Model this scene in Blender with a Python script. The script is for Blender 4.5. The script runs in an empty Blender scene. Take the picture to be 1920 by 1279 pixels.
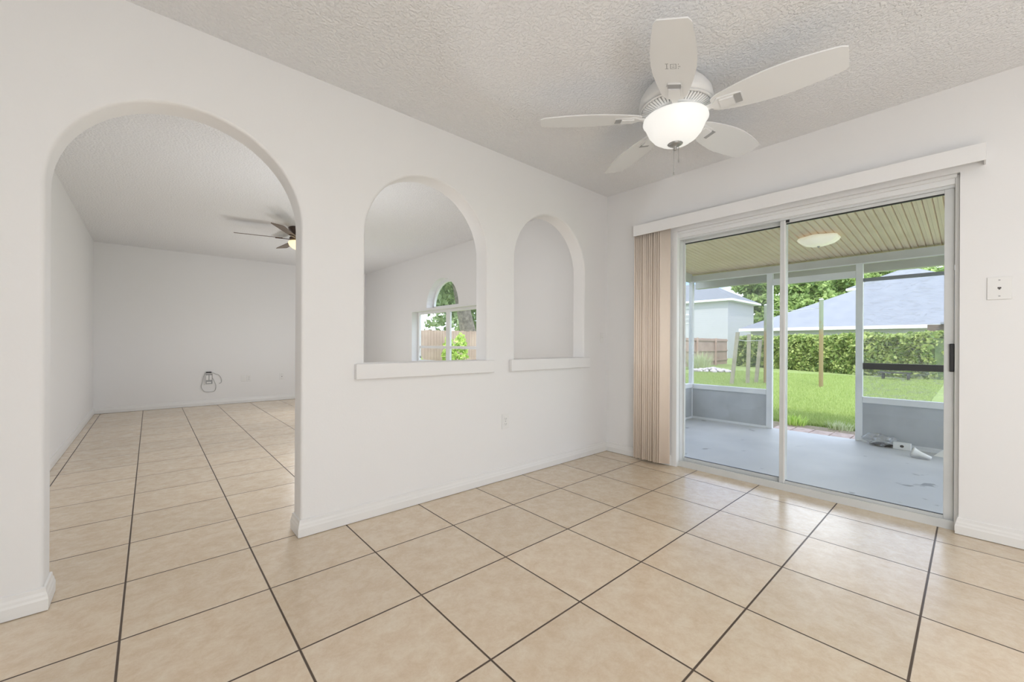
import bpy, bmesh, math, random
import numpy as np
from mathutils import Vector, Matrix
from mathutils.geometry import tessellate_polygon
random.seed(7); rng = np.random.default_rng(7)
PI = math.pi
S = bpy.context.scene
COL = S.collection

# ------------------------------------------------------------------ camera
YAW, ROLL = 0.84533, 0.0048
CAMX, CAMY, CAMZ = -3.3493, -2.3779, 1.037
cd = bpy.data.cameras.new('camera'); cam = bpy.data.objects.new('camera', cd); COL.objects.link(cam)
cd.sensor_width = 36.0; cd.lens = 765.12/1920*36.0; cd.shift_y = (645.5-639.5)/1920; cd.clip_start = .02; cd.clip_end = 300
fw = Vector((math.cos(YAW), math.sin(YAW), 0)); rt = Vector((math.sin(YAW), -math.cos(YAW), 0)); up = Vector((0, 0, 1))
r2 = rt*math.cos(ROLL)+up*math.sin(ROLL); u2 = up*math.cos(ROLL)-rt*math.sin(ROLL)
M = Matrix.Identity(4)
for i in range(3):
    M[i][0], M[i][1], M[i][2] = r2[i], u2[i], -fw[i]
M.translation = Vector((CAMX, CAMY, CAMZ)); cam.matrix_world = M
S.camera = cam
# ------------------------------------------------------------------ view, sky, sun, large lights
S.view_settings.view_transform = 'Standard'; S.view_settings.look = 'None'
S.view_settings.gamma = 1.0; S.view_settings.use_curve_mapping = False
S.view_settings.exposure = -0.1
W = bpy.data.worlds.new('sky'); S.world = W; W.use_nodes = True
wn, wl = W.node_tree.nodes, W.node_tree.links; wn.clear()
wo = wn.new('ShaderNodeOutputWorld'); wb = wn.new('ShaderNodeBackground'); wl.new(wb.outputs[0], wo.inputs[0])
tc = wn.new('ShaderNodeTexCoord'); nz = wn.new('ShaderNodeTexNoise'); nz.inputs['Scale'].default_value = 3.2; nz.inputs['Detail'].default_value = 7
cr = wn.new('ShaderNodeValToRGB'); cr.color_ramp.elements[0].position = .44; cr.color_ramp.elements[1].position = .60
cr.color_ramp.elements[0].color = (.20, .28, .46, 1); cr.color_ramp.elements[1].color = (.90, .94, 1, 1)
wl.new(tc.outputs['Generated'], nz.inputs['Vector']); wl.new(nz.outputs['Fac'], cr.inputs[0]); wl.new(cr.outputs[0], wb.inputs[0])
wb.inputs[1].default_value = 5.0

def sun(rot, e, ang, colr):
    l = bpy.data.lights.new('sun', 'SUN'); l.energy = e; l.angle = ang; l.color = colr
    o = bpy.data.objects.new('sun', l); COL.objects.link(o); o.rotation_euler = rot; return o
SUN = sun((math.radians(18), math.radians(-40), 0), 3.0, math.radians(3), (1, .96, .9))
def area(name, loc, size, e, colr, rot=(0, 0, 0), sy=None):
    l = bpy.data.lights.new(name, 'AREA'); l.energy = e; l.color = colr; l.size = size
    if sy: l.shape = 'RECTANGLE'; l.size_y = sy
    o = bpy.data.objects.new(name, l); COL.objects.link(o); o.location = loc; o.rotation_euler = rot; return o
# unseen fill lights added behind the camera and in the living room
area('rear_overhead_fill', (-2.2, -3.55, 2.42), 1.2, 22, (.86, .93, 1), sy=1.2)  # added cool overhead fill, out of view, whitens the right-hand floor
area('rear_upward_fill', (-4.66, -3.85, 1.25), 1.9, 23, (.92, .96, 1), (0, math.radians(-142), 0), 2.4)  # added fill tilted up to brighten the ceiling, no window stands here
def point_fill(name, loc, r, e, colr=(.93, .96, 1)):
    l = bpy.data.lights.new(name, 'POINT'); l.energy = e; l.color = colr; l.shadow_soft_size = r
    o = bpy.data.objects.new(name, l); COL.objects.link(o); o.location = loc; return o
point_fill('rear_left_fill', (-4.0, -3.7, 1.3), .2, 25)  # added fill behind the camera, has no fixture
point_fill('rear_low_fill', (-3.0, -4.0, .70), .25, 44)  # low fill added behind the camera to lift the ceiling
point_fill('living_room_near_fill', (-2.15, 1.4, 1.2), .12, 27)  # added fill hidden behind the arch post, brightens the living room
point_fill('living_room_far_fill', (-1.55, 4.1, 1.0), .12, 23)  # unseen fill added for the far living-room wall

# ------------------------------------------------------------------ materials
def mat(name, colr, rough=.5, metal=0, spec=.5, noise=None, bump=None, emis=None, trans=0):
    m = bpy.data.materials.new(name); m.use_nodes = True
    n, l = m.node_tree.nodes, m.node_tree.links; b = n['Principled BSDF']
    b.inputs['Base Color'].default_value = (*colr, 1); b.inputs['Roughness'].default_value = rough
    b.inputs['Metallic'].default_value = metal; b.inputs['Specular IOR Level'].default_value = spec
    b.inputs['Transmission Weight'].default_value = trans
    t = n.new('ShaderNodeTexCoord')
    if noise:                                     # (scale, second colour, lo, hi)
        z = n.new('ShaderNodeTexNoise'); z.inputs['Scale'].default_value = noise[0]; z.inputs['Detail'].default_value = 6
        r = n.new('ShaderNodeValToRGB'); r.color_ramp.elements[0].position = noise[2]; r.color_ramp.elements[1].position = noise[3]
        r.color_ramp.elements[0].color = (*colr, 1); r.color_ramp.elements[1].color = (*noise[1], 1)
        l.new(t.outputs['Object'], z.inputs['Vector']); l.new(z.outputs['Fac'], r.inputs[0]); l.new(r.outputs[0], b.inputs['Base Color'])
    if bump:                                      # (scale, strength, distance)
        z = n.new('ShaderNodeTexNoise'); z.inputs['Scale'].default_value = bump[0]; z.inputs['Detail'].default_value = 3
        k = n.new('ShaderNodeBump'); k.inputs['Strength'].default_value = bump[1]; k.inputs['Distance'].default_value = bump[2]
        l.new(t.outputs['Object'], z.inputs['Vector']); l.new(z.outputs['Fac'], k.inputs['Height']); l.new(k.outputs[0], b.inputs['Normal'])
    if emis:
        b.inputs['Emission Color'].default_value = (*emis[0], 1); b.inputs['Emission Strength'].default_value = emis[1]
    return m
WALL = mat('wall_paint', (.88, .87, .86), .6, spec=.3, bump=(90, .12, .003))
WALLX = mat('living_room_paint', (.88, .87, .86), .6, spec=.3, bump=(90, .12, .003))
TRIM = mat('white_trim_paint', (.86, .85, .83), .35, bump=(14, .1, .003))
WHITE = mat('white_enamel', (.86, .86, .85), .3)
PLATE = mat('white_plastic', (.86, .85, .83), .3)
ALU = mat('painted_aluminium', (.80, .81, .82), .4, noise=(5, (.74, .75, .77), .4, .7))
ALUD = mat('door_aluminium', (.72, .73, .72), .38, noise=(6, (.66, .67, .66), .4, .7))
SLOT = mat('dark_slot', (.08, .075, .07), .6)
SLOTG = mat('grey_slot', (.42, .42, .42), .6)
BLACK = mat('black_plastic', (.02, .02, .022), .35)
PEACH = mat('peach_vinyl', (.95, .82, .70), .5, spec=.4)
KNEE = mat('grey_knee_wall_paint', (.50, .52, .54), .55, noise=(3.5, (.43, .445, .46), .42, .68), bump=(30, .15, .004))
BRONZE = mat('dark_bronze', (.07, .045, .035), .4, metal=.3)
GREYM = mat('brushed_nickel', (.36, .36, .35), .35, metal=.6)
WOODF = mat('fence_wood', (.50, .37, .29), .8, noise=(2.2, (.38, .27, .21), .35, .7), bump=(18, .3, .01))
POSTW = mat('weathered_post_wood', (.36, .33, .24), .85, noise=(6, (.25, .23, .17), .3, .7), bump=(22, .4, .01))
BARK = mat('bark', (.30, .26, .20), .9, noise=(9, (.14, .12, .09), .3, .7), bump=(14, .8, .05))
SIDING = mat('white_siding', (.55, .54, .56), .6)
ROOFW = mat('pale_shingle', (.25, .26, .28), .8, noise=(1.6, (.215, .225, .245), .3, .7), bump=(6, .3, .02))
ROOFG = mat('grey_shingle', (.26, .27, .28), .85, noise=(2.5, (.20, .21, .22), .3, .7))
BRICK = mat('pinkish_paver', (.55, .42, .37), .85, noise=(12, (.36, .27, .23), .4, .75), bump=(40, .5, .01))
SOIL = mat('bare_soil', (.33, .26, .18), .95, noise=(30, (.20, .16, .11), .3, .7), bump=(40, .8, .02))
STONE = mat('pale_rubble', (.62, .58, .56), .9, noise=(14, (.40, .36, .34), .3, .7))
STUCCO = mat('tan_stucco', (.62, .50, .38), .85, noise=(3, (.50, .39, .29), .3, .7))
BROWNW = mat('brown_board', (.20, .15, .11), .85, noise=(4, (.13, .10, .08), .3, .7))
def ceilmat(name, colr):
    m = mat(name, colr, .9, spec=.15); n, l = m.node_tree.nodes, m.node_tree.links; b = n['Principled BSDF']
    t = n.new('ShaderNodeTexCoord'); v = n.new('ShaderNodeTexNoise'); v.inputs['Scale'].default_value = 72; v.inputs['Detail'].default_value = 3
    r = n.new('ShaderNodeValToRGB'); r.color_ramp.elements[0].position = .42; r.color_ramp.elements[1].position = .62
    k = n.new('ShaderNodeBump'); k.inputs['Strength'].default_value = .65; k.inputs['Distance'].default_value = .006
    l.new(t.outputs['Object'], v.inputs['Vector']); l.new(v.outputs['Fac'], r.inputs[0]); l.new(r.outputs[0], k.inputs['Height']); l.new(k.outputs[0], b.inputs['Normal'])
    return m
CEIL = ceilmat('popcorn_ceiling', (.93, .93, .935))
def tilemat():
    m = mat('ceramic_tile', (.7, .6, .47), .3, spec=.7); n, l = m.node_tree.nodes, m.node_tree.links; b = n['Principled BSDF']
    geo = n.new('ShaderNodeTexCoord'); sep = n.new('ShaderNodeSeparateXYZ'); l.new(geo.outputs['Object'], sep.inputs[0])
    P_ = .4588
    def mt(op, a, c=None):
        x = n.new('ShaderNodeMath'); x.operation = op
        for i, v in enumerate((a, c)):
            if v is None: continue
            if isinstance(v, (int, float)): x.inputs[i].default_value = v
            else: l.new(v, x.inputs[i])
        return x.outputs[0]
    ds, ids = [], []
    for ax, off in (('X', -2.5078), ('Y', -.4141)):
        q = mt('DIVIDE', mt('SUBTRACT', sep.outputs[ax], off), P_)
        fl = mt('FLOOR', q); fr = mt('SUBTRACT', q, fl)
        ds.append(mt('MINIMUM', fr, mt('SUBTRACT', 1.0, fr))); ids.append(fl)
    d = mt('MINIMUM', ds[0], ds[1])
    mr = n.new('ShaderNodeMapRange'); mr.interpolation_type = 'SMOOTHSTEP'
    mr.inputs['From Min'].default_value = .0052; mr.inputs['From Max'].default_value = .0100; l.new(d, mr.inputs['Value'])
    cmb = n.new('ShaderNodeCombineXYZ'); l.new(ids[0], cmb.inputs[0]); l.new(ids[1], cmb.inputs[1])
    wnz = n.new('ShaderNodeTexWhiteNoise'); wnz.noise_dimensions = '3D'; l.new(cmb.outputs[0], wnz.inputs['Vector'])
    # mottled glaze: each tile its own cut of the pattern
    add = n.new('ShaderNodeVectorMath'); add.operation = 'MULTIPLY_ADD'; add.inputs[1].default_value = (7, 7, 7)
    l.new(wnz.outputs['Color'], add.inputs[0]); l.new(geo.outputs['Object'], add.inputs[2])
    na = n.new('ShaderNodeTexNoise'); na.inputs['Scale'].default_value = 13; na.inputs['Detail'].default_value = 11; na.inputs['Roughness'].default_value = .8; na.inputs['Distortion'].default_value = .25
    l.new(add.outputs[0], na.inputs['Vector'])
    ra = n.new('ShaderNodeValToRGB'); e = ra.color_ramp.elements
    e[0].position = .25; e[0].color = (.63, .475, .32, 1); e[1].position = .74; e[1].color = (.82, .72, .58, 1)
    x = e.new(.44); x.color = (.71, .56, .40, 1); x = e.new(.56); x.color = (.76, .63, .47, 1)
    l.new(na.outputs['Fac'], ra.inputs[0])
    hs = n.new('ShaderNodeHueSaturation'); mv = n.new('ShaderNodeMapRange'); mv.inputs['To Min'].default_value = .95; mv.inputs['To Max'].default_value = 1.05
    l.new(wnz.outputs['Value'], mv.inputs['Value']); l.new(mv.outputs[0], hs.inputs['Value']); l.new(ra.outputs[0], hs.inputs['Color'])
    mx = n.new('ShaderNodeMix'); mx.data_type = 'RGBA'; mx.inputs['A'].default_value = (.075, .045, .025, 1)
    l.new(mr.outputs[0], mx.inputs['Factor']); l.new(hs.outputs[0], mx.inputs['B']); l.new(mx.outputs['Result'], b.inputs['Base Color'])
    rr = n.new('ShaderNodeMapRange'); rr.inputs['To Min'].default_value = .8; rr.inputs['To Max'].default_value = .34
    l.new(mr.outputs[0], rr.inputs['Value']); rr.inputs['To Max'].default_value = .26; b.inputs['IOR'].default_value = 1.5; b.inputs['Coat Weight'].default_value = .3; b.inputs['Coat Roughness'].default_value = .18; b.inputs['Coat IOR'].default_value = 1.6; l.new(rr.outputs[0], b.inputs['Roughness'])
    bp = n.new('ShaderNodeBump'); bp.inputs['Strength'].default_value = .6; bp.inputs['Distance'].default_value = .004
    ad = mt('ADD', mr.outputs[0], mt('MULTIPLY', na.outputs['Fac'], .25)); l.new(ad, bp.inputs['Height']); l.new(bp.outputs[0], b.inputs['Normal'])
    return m
TILE = tilemat()
def slabmat():
    m = mat('painted_concrete', (.5, .52, .54), .5, spec=.4, bump=(35, .2, .003)); n, l = m.node_tree.nodes, m.node_tree.links; b = n['Principled BSDF']
    t = n.new('ShaderNodeTexCoord'); z = n.new('ShaderNodeTexNoise'); z.inputs['Scale'].default_value = 1.8; z.inputs['Detail'].default_value = 8
    r = n.new('ShaderNodeValToRGB'); r.color_ramp.elements[0].position = .35; r.color_ramp.elements[1].position = .7
    r.color_ramp.elements[0].color = (.50, .505, .51, 1); r.color_ramp.elements[1].color = (.60, .60, .60, 1)
    l.new(t.outputs['Object'], z.inputs['Vector']); l.new(z.outputs['Fac'], r.inputs[0])
    z2 = n.new('ShaderNodeTexNoise'); z2.inputs['Scale'].default_value = 5.5; z2.inputs['Detail'].default_value = 4; l.new(t.outputs['Object'], z2.inputs['Vector'])
    r2_ = n.new('ShaderNodeValToRGB'); r2_.color_ramp.elements[0].position = .29; r2_.color_ramp.elements[1].position = .33
    l.new(z2.outputs['Fac'], r2_.inputs[0])
    mx = n.new('ShaderNodeMix'); mx.data_type = 'RGBA'; mx.inputs['A'].default_value = (.28, .28, .28, 1)
    l.new(r2_.outputs[0], mx.inputs['Factor']); l.new(r.outputs[0], mx.inputs['B']); l.new(mx.outputs['Result'], b.inputs['Base Color']); return m
SLAB = slabmat()
def thin(name, fac, tint=(1, 1, 1), rough=0.0, bump=None, haze=0.0):
    m = bpy.data.materials.new(name); m.use_nodes = True; n, l = m.node_tree.nodes, m.node_tree.links; n.clear()
    o = n.new('ShaderNodeOutputMaterial'); mx = n.new('ShaderNodeMixShader'); t = n.new('ShaderNodeBsdfTransparent'); g = n.new('ShaderNodeBsdfGlossy')
    t.inputs[0].default_value = (*tint, 1); g.inputs['Roughness'].default_value = rough; mx.inputs[0].default_value = fac
    l.new(t.outputs[0], mx.inputs[1]); l.new(g.outputs[0], mx.inputs[2])
    if bump:
        c = n.new('ShaderNodeTexCoord'); z = n.new('ShaderNodeTexNoise'); z.inputs['Scale'].default_value = bump[0]; z.inputs['Distortion'].default_value = 1.5
        k = n.new('ShaderNodeBump'); k.inputs['Strength'].default_value = bump[1]; k.inputs['Distance'].default_value = .05
        l.new(c.outputs['Object'], z.inputs['Vector']); l.new(z.outputs['Fac'], k.inputs['Height']); l.new(k.outputs[0], g.inputs['Normal'])
    last = mx
    if haze:
        d = n.new('ShaderNodeBsdfDiffuse'); d.inputs[0].default_value = (.75, .77, .8, 1); m2 = n.new('ShaderNodeMixShader'); m2.inputs[0].default_value = haze
        l.new(mx.outputs[0], m2.inputs[1]); l.new(d.outputs[0], m2.inputs[2]); last = m2
    l.new(last.outputs[0], o.inputs[0]); return m
GLASS = thin('door_glass', .025, (.97, .98, .975))
WGLASS = thin('window_glass', .05, (.97, .98, .98))
VINYL = thin('clear_vinyl', .07, (.95, .96, .97), .15, (3, .4), .05)
SCREEN = thin('insect_screen', .0, (.92, .92, .93), 1, None, .07)
BAGM = thin('thin_plastic_film', .16, (.97, .97, .97), .15, (9, .9), .14)
SHELLG = mat('etched_glass', (.85, .82, .70), .25, emis=((1, .93, .75), .35))
BOWL = mat('frosted_bowl', (.6, .59, .57), .4, emis=((1, .985, .94), .62))
BOWLW = mat('amber_bowl', (.95, .85, .62), .4, emis=((1, .80, .46), 1.0))
def leafmat(name, a, c, sc=1.2):
    m = mat(name, a, .55, spec=.3); n, l = m.node_tree.nodes, m.node_tree.links; b = n['Principled BSDF']
    g = n.new('ShaderNodeNewGeometry'); r = n.new('ShaderNodeValToRGB'); r.color_ramp.elements[0].color = (*a, 1); r.color_ramp.elements[1].color = (*c, 1)
    l.new(g.outputs['Random Per Island'], r.inputs[0]); l.new(r.outputs[0], b.inputs['Base Color'])
    o = n['Material Output']; tr = n.new('ShaderNodeBsdfTranslucent'); l.new(r.outputs[0], tr.inputs[0]); mx = n.new('ShaderNodeMixShader'); mx.inputs[0].default_value = .35
    l.new(b.outputs[0], mx.inputs[1]); l.new(tr.outputs[0], mx.inputs[2]); l.new(mx.outputs[0], o.inputs[0]); return m
LHEDGE = leafmat('hedge_leaf', (.14, .24, .05), (.58, .64, .22))
LTREE = leafmat('tree_leaf', (.16, .27, .07), (.54, .66, .24))
LOAK = leafmat('oak_leaf', (.16, .24, .10), (.50, .60, .32))
LBUSH = leafmat('bright_bush_leaf', (.36, .55, .08), (.72, .85, .28))
LWEED = leafmat('weed_blade', (.40, .46, .22), (.66, .70, .45))
LGRASS = leafmat('grass_blade', (.27, .36, .09), (.46, .54, .20))
def lawnmat():
    m = mat('lawn', (.34, .5, .15), .9, spec=.1); n, l = m.node_tree.nodes, m.node_tree.links; b = n['Principled BSDF']
    t = n.new('ShaderNodeTexCoord'); z = n.new('ShaderNodeTexNoise'); z.inputs['Scale'].default_value = .9; z.inputs['Detail'].default_value = 12; z.inputs['Roughness'].default_value = .75
    r = n.new('ShaderNodeValToRGB'); e = r.color_ramp.elements; e[0].position = .3; e[0].color = (.215, .285, .08, 1); e[1].position = .7; e[1].color = (.36, .43, .165, 1)
    l.new(t.outputs['Object'], z.inputs['Vector']); l.new(z.outputs['Fac'], r.inputs[0]); l.new(r.outputs[0], b.inputs['Base Color'])
    k = n.new('ShaderNodeBump'); k.inputs['Strength'].default_value = .8; k.inputs['Distance'].default_value = .04
    z2 = n.new('ShaderNodeTexNoise'); z2.inputs['Scale'].default_value = 30; l.new(t.outputs['Object'], z2.inputs['Vector']); l.new(z2.outputs['Fac'], k.inputs['Height']); l.new(k.outputs[0], b.inputs['Normal']); return m
LAWN = lawnmat()
def rustpole():
    m = mat('rusty_steel_pole', (.62, .62, .62), .6); n, l = m.node_tree.nodes, m.node_tree.links; b = n['Principled BSDF']
    t = n.new('ShaderNodeTexCoord'); s = n.new('ShaderNodeSeparateXYZ'); l.new(t.outputs['Object'], s.inputs[0])
    z = n.new('ShaderNodeTexNoise'); z.inputs['Scale'].default_value = 7; l.new(t.outputs['Object'], z.inputs['Vector'])
    a = n.new('ShaderNodeMath'); a.operation = 'MULTIPLY_ADD'; a.inputs[1].default_value = .9; l.new(z.outputs['Fac'], a.inputs[0]); l.new(s.outputs['Z'], a.inputs[2])
    r = n.new('ShaderNodeValToRGB'); e = r.color_ramp.elements; mr = n.new('ShaderNodeMapRange'); mr.inputs['From Min'].default_value = 1.75; mr.inputs['From Max'].default_value = 2.15
    l.new(a.outputs[0], mr.inputs['Value']); l.new(mr.outputs[0], r.inputs[0]); e[0].color = (.74, .50, .37, 1); e[1].color = (.70, .70, .70, 1)
    l.new(r.outputs[0], b.inputs['Base Color']); return m
RUST = rustpole()
LCEIL = mat('beige_aluminium_pan', (.84, .69, .53), .5, noise=(2.5, (.77, .62, .47), .4, .7))

def creases(m):
    # pale diffuse streaks painted into the vinyl film as crease highlights
    n, l = m.node_tree.nodes, m.node_tree.links; mix = [x for x in n if x.type == 'MIX_SHADER'][-1]
    c = n.new('ShaderNodeTexCoord'); mp = n.new('ShaderNodeMapping'); mp.inputs['Scale'].default_value = (1, 1.6, 7)
    z = n.new('ShaderNodeTexNoise'); z.inputs['Scale'].default_value = 3.2; z.inputs['Detail'].default_value = 2; z.inputs['Distortion'].default_value = 1.2
    r = n.new('ShaderNodeValToRGB'); e = r.color_ramp.elements; e[0].position = .47; e[0].color = (.03, .03, .03, 1); e[1].position = .54; e[1].color = (.03, .03, .03, 1)
    x = e.new(.505); x.color = (.30, .30, .30, 1)
    l.new(c.outputs['Object'], mp.inputs[0]); l.new(mp.outputs[0], z.inputs['Vector']); l.new(z.outputs['Fac'], r.inputs[0])
    for q in n:
        if q.type == 'MIX_SHADER' and q.inputs[2].is_linked and q.inputs[2].links[0].from_node.type == 'BSDF_DIFFUSE': l.new(r.outputs[0], q.inputs[0])
creases(VINYL)

# ------------------------------------------------------------------ helpers
class MB:
    def __init__(s): s.v = []; s.f = []; s.sm = []
    def add(s, vs, fs, smooth=False):
        o = len(s.v); s.v += [tuple(v) for v in vs]; s.f += [tuple(i+o for i in f) for f in fs]; s.sm += [smooth]*len(fs); return s
    def box(s, x0, x1, y0, y1, z0, z1, rot=0, c=None):
        x0, x1 = min(x0, x1), max(x0, x1); y0, y1 = min(y0, y1), max(y0, y1); z0, z1 = min(z0, z1), max(z0, z1)
        vs = [(x, y, z) for x in (x0, x1) for y in (y0, y1) for z in (z0, z1)]
        if rot:
            c = c or ((x0+x1)/2, (y0+y1)/2); ca, sa = math.cos(rot), math.sin(rot)
            vs = [(c[0]+(x-c[0])*ca-(y-c[1])*sa, c[1]+(x-c[0])*sa+(y-c[1])*ca, z) for x, y, z in vs]
        return s.add(vs, [(0, 1, 3, 2), (4, 6, 7, 5), (0, 4, 5, 1), (2, 3, 7, 6), (0, 2, 6, 4), (1, 5, 7, 3)])
    def lathe(s, prof, c=(0, 0), n=48, smooth=True, scal=0, ns=0, close=False):
        vs, fs = [], []
        for r, z in prof:
            for k in range(n):
                a = 2*PI*k/n; rr = r*(1+scal*math.cos(ns*a)); vs.append((c[0]+rr*math.cos(a), c[1]+rr*math.sin(a), z))
        for j in range(len(prof)-1):
            for k in range(n):
                k2 = (k+1) % n; fs.append((j*n+k, j*n+k2, (j+1)*n+k2, (j+1)*n+k))
        if prof[0][0] > 1e-5: fs.append(tuple(range(n-1, -1, -1)))
        if prof[-1][0] > 1e-5: fs.append(tuple((len(prof)-1)*n+k for k in range(n)))
        return s.add(vs, fs, smooth)
    def tube(s, pts, r, n=8, r1=None):
        pts = [Vector(p) for p in pts]; vs, fs = [], []
        for i, p in enumerate(pts):
            d = (pts[min(i+1, len(pts)-1)]-pts[max(i-1, 0)]).normalized()
            a = d.cross(Vector((0, 0, 1)) if abs(d.z) < .9 else Vector((1, 0, 0))).normalized(); b = d.cross(a)
            rr = r if r1 is None else r+(r1-r)*i/(len(pts)-1)
            for k in range(n):
                t = 2*PI*k/n; vs.append(p+(a*math.cos(t)+b*math.sin(t))*rr)
        for i in range(len(pts)-1):
            for k in range(n):
                k2 = (k+1) % n; fs.append((i*n+k, i*n+k2, (i+1)*n+k2, (i+1)*n+k))
        fs.append(tuple(range(n-1, -1, -1))); fs.append(tuple((len(pts)-1)*n+k for k in range(n)))
        return s.add(vs, fs, True)
    def prism(s, poly, fn, holes=()):
        """poly: 2D loop (a,b); fn(a,b,side) -> 3D; side 0/1 the two faces"""
        loops = [list(poly)]+[list(h) for h in holes]
        flat = [p for lp in loops for p in lp]; N = len(flat)
        tris = tessellate_polygon([[Vector((a, b, 0)) for a, b in lp] for lp in loops])
        vs = [fn(a, b, 0) for a, b in flat]+[fn(a, b, 1) for a, b in flat]; fs = []
        for t in tris: fs.append(tuple(t)); fs.append(tuple(i+N for i in reversed(t)))
        o = 0
        for lp in loops:
            L = len(lp)
            for i in range(L):
                j = (i+1) % L; fs.append((o+i, o+j, o+j+N, o+i+N))
            o += L
        return s.add(vs, fs)
    def build(s, name, m, parent=None, bevel=0, kind=None, origin=None, fix=True):
        me = bpy.data.meshes.new(name); vs = s.v
        if origin: vs = [(x-origin[0], y-origin[1], z-origin[2]) for x, y, z in vs]
        me.from_pydata(vs, [], s.f); me.polygons.foreach_set('use_smooth', s.sm); me.update()
        if fix:
            b = bmesh.new(); b.from_mesh(me); bmesh.ops.recalc_face_normals(b, faces=b.faces); b.to_mesh(me); b.free()
        me.materials.append(m); o = bpy.data.objects.new(name, me); COL.objects.link(o)
        if origin: o.location = origin; WORLD[o.name] = Vector(origin)
        if parent:
            o.parent = parent
            if not origin: o.matrix_parent_inverse = Matrix.Translation(-parent_loc(parent))
            else:
                o.location = Vector(origin)-parent_loc(parent)
        if bevel:
            md = o.modifiers.new('bevel', 'BEVEL'); md.width = bevel; md.segments = 2; md.limit_method = 'ANGLE'; md.angle_limit = math.radians(50)
        if kind: o['kind'] = kind
        return o
WORLD = {}                                     # where each thing's or part's own origin stands
def parent_loc(o): return WORLD.get(o.name, Vector((0, 0, 0)))
def thing(name, loc, label=None, cat=None, group=None, kind=None):
    o = bpy.data.objects.new(name, None); o.empty_display_size = .1; COL.objects.link(o); o.location = loc; WORLD[o.name] = Vector(loc)
    if kind: o['kind'] = kind
    if label: o['label'] = label; o['category'] = cat
    if group: o['group'] = group
    return o
def tag(o, label, cat, group=None, kind=None):
    o['label'] = label; o['category'] = cat
    if group: o['group'] = group
    if kind: o['kind'] = kind
    return o
def copy_tree(o, parent=None):
    c = o.copy(); COL.objects.link(c)
    if parent: c.parent = parent
    for ch in list(o.children): copy_tree(ch, c)
    return c
def sweep(mb, path, prof, closed_ends=True):
    """profile (offset to the LEFT of travel, z) swept along an XY path with mitres"""
    n = len(path); P2 = [Vector(p) for p in path]; offs = []
    for i in range(n):
        d0 = (P2[i]-P2[i-1]).normalized() if i else None; d1 = (P2[i+1]-P2[i]).normalized() if i < n-1 else None
        n0 = Vector((-d0.y, d0.x)) if d0 else None; n1 = Vector((-d1.y, d1.x)) if d1 else None
        if n0 is None: m = n1
        elif n1 is None: m = n0
        else: m = (n0+n1)/(1+n0.dot(n1))
        offs.append(m)
    vs, fs, k = [], [], len(prof)
    for i in range(n):
        for o_, z in prof: q = P2[i]+offs[i]*o_; vs.append((q.x, q.y, z))
    for i in range(n-1):
        for j in range(k):
            j2 = (j+1) % k; fs.append((i*k+j, i*k+j2, (i+1)*k+j2, (i+1)*k+j))
    fs.append(tuple(range(k))); fs.append(tuple((n-1)*k+j for j in reversed(range(k))))
    return mb.add(vs, fs)

def rounded_wall(loops, fn, t, c=.014, nc=4):
    """loops: [(points, roundflags)], first the outline, then holes; points (a,b); material lies OUTSIDE holes / inside outline.
    flagged points get a bullnose edge of radius c on both faces"""
    def area_(lp): return sum(lp[i][0]*lp[(i+1) % len(lp)][1]-lp[(i+1) % len(lp)][0]*lp[i][1] for i in range(len(lp)))/2
    m = MB(); rings = []
    for li, (lp, fl) in enumerate(loops):
        n = len(lp); sg = 1 if area_(lp) > 0 else -1
        if li == 0: sg = -sg                       # into the material
        nr = []
        for i in range(n):
            e0 = Vector(lp[i])-Vector(lp[i-1]); e1 = Vector(lp[(i+1) % n])-Vector(lp[i])
            use = []
            if fl[i-1] and fl[i]: use.append(Vector((e0.y, -e0.x)).normalized()*sg)
            if fl[i] and fl[(i+1) % n]: use.append(Vector((e1.y, -e1.x)).normalized()*sg)
            if not use: nr.append(Vector((0, 0)))
            elif len(use) == 1: nr.append(use[0])
            else: nr.append((use[0]+use[1])/(1+use[0].dot(use[1])))
        prof = [(c*(1-math.sin(PI/2*k/nc)), c*(1-math.cos(PI/2*k/nc))) for k in range(nc+1)]     # (offset into face, depth)
        seq = [(o, d) for o, d in prof]+[(o, t-d) for o, d in reversed(prof)]
        base = []
        for o, d in seq: base.append([(lp[i][0]+nr[i].x*o, lp[i][1]+nr[i].y*o, d) for i in range(n)])
        rings.append(base)
        vs = [fn(*p) for r in base for p in r]; fs = []
        for k in range(len(base)-1):
            for i in range(n): j = (i+1) % n; fs.append((k*n+i, k*n+j, (k+1)*n+j, (k+1)*n+i))
        m.add(vs, fs, True)
    for side in (0, -1):
        lps = [[Vector((p[0], p[1], 0)) for p in r[side]] for r in rings]
        flat = [fn(*p) for r in rings for p in r[side]]
        m.add(flat, [tuple(q) for q in tessellate_polygon(lps)])
    return m
def weld(o):
    b = bmesh.new(); b.from_mesh(o.data); bmesh.ops.remove_doubles(b, verts=b.verts, dist=1e-5); bmesh.ops.dissolve_degenerate(b, dist=1e-6, edges=b.edges)
    bmesh.ops.recalc_face_normals(b, faces=b.faces)
    for e in b.edges:
        if len(e.link_faces) == 2 and e.calc_face_angle() > math.radians(40): e.smooth = False
    b.to_mesh(o.data); b.free(); return o
HC = 2.4824; T = .135; WT = .16
XL, XB, YB, YR = -3.96, -4.7, 6.0, -5.6      # living-room left wall, dining-room left wall, far wall, rear wall
GZ = -.15; FZ = -.08
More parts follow.
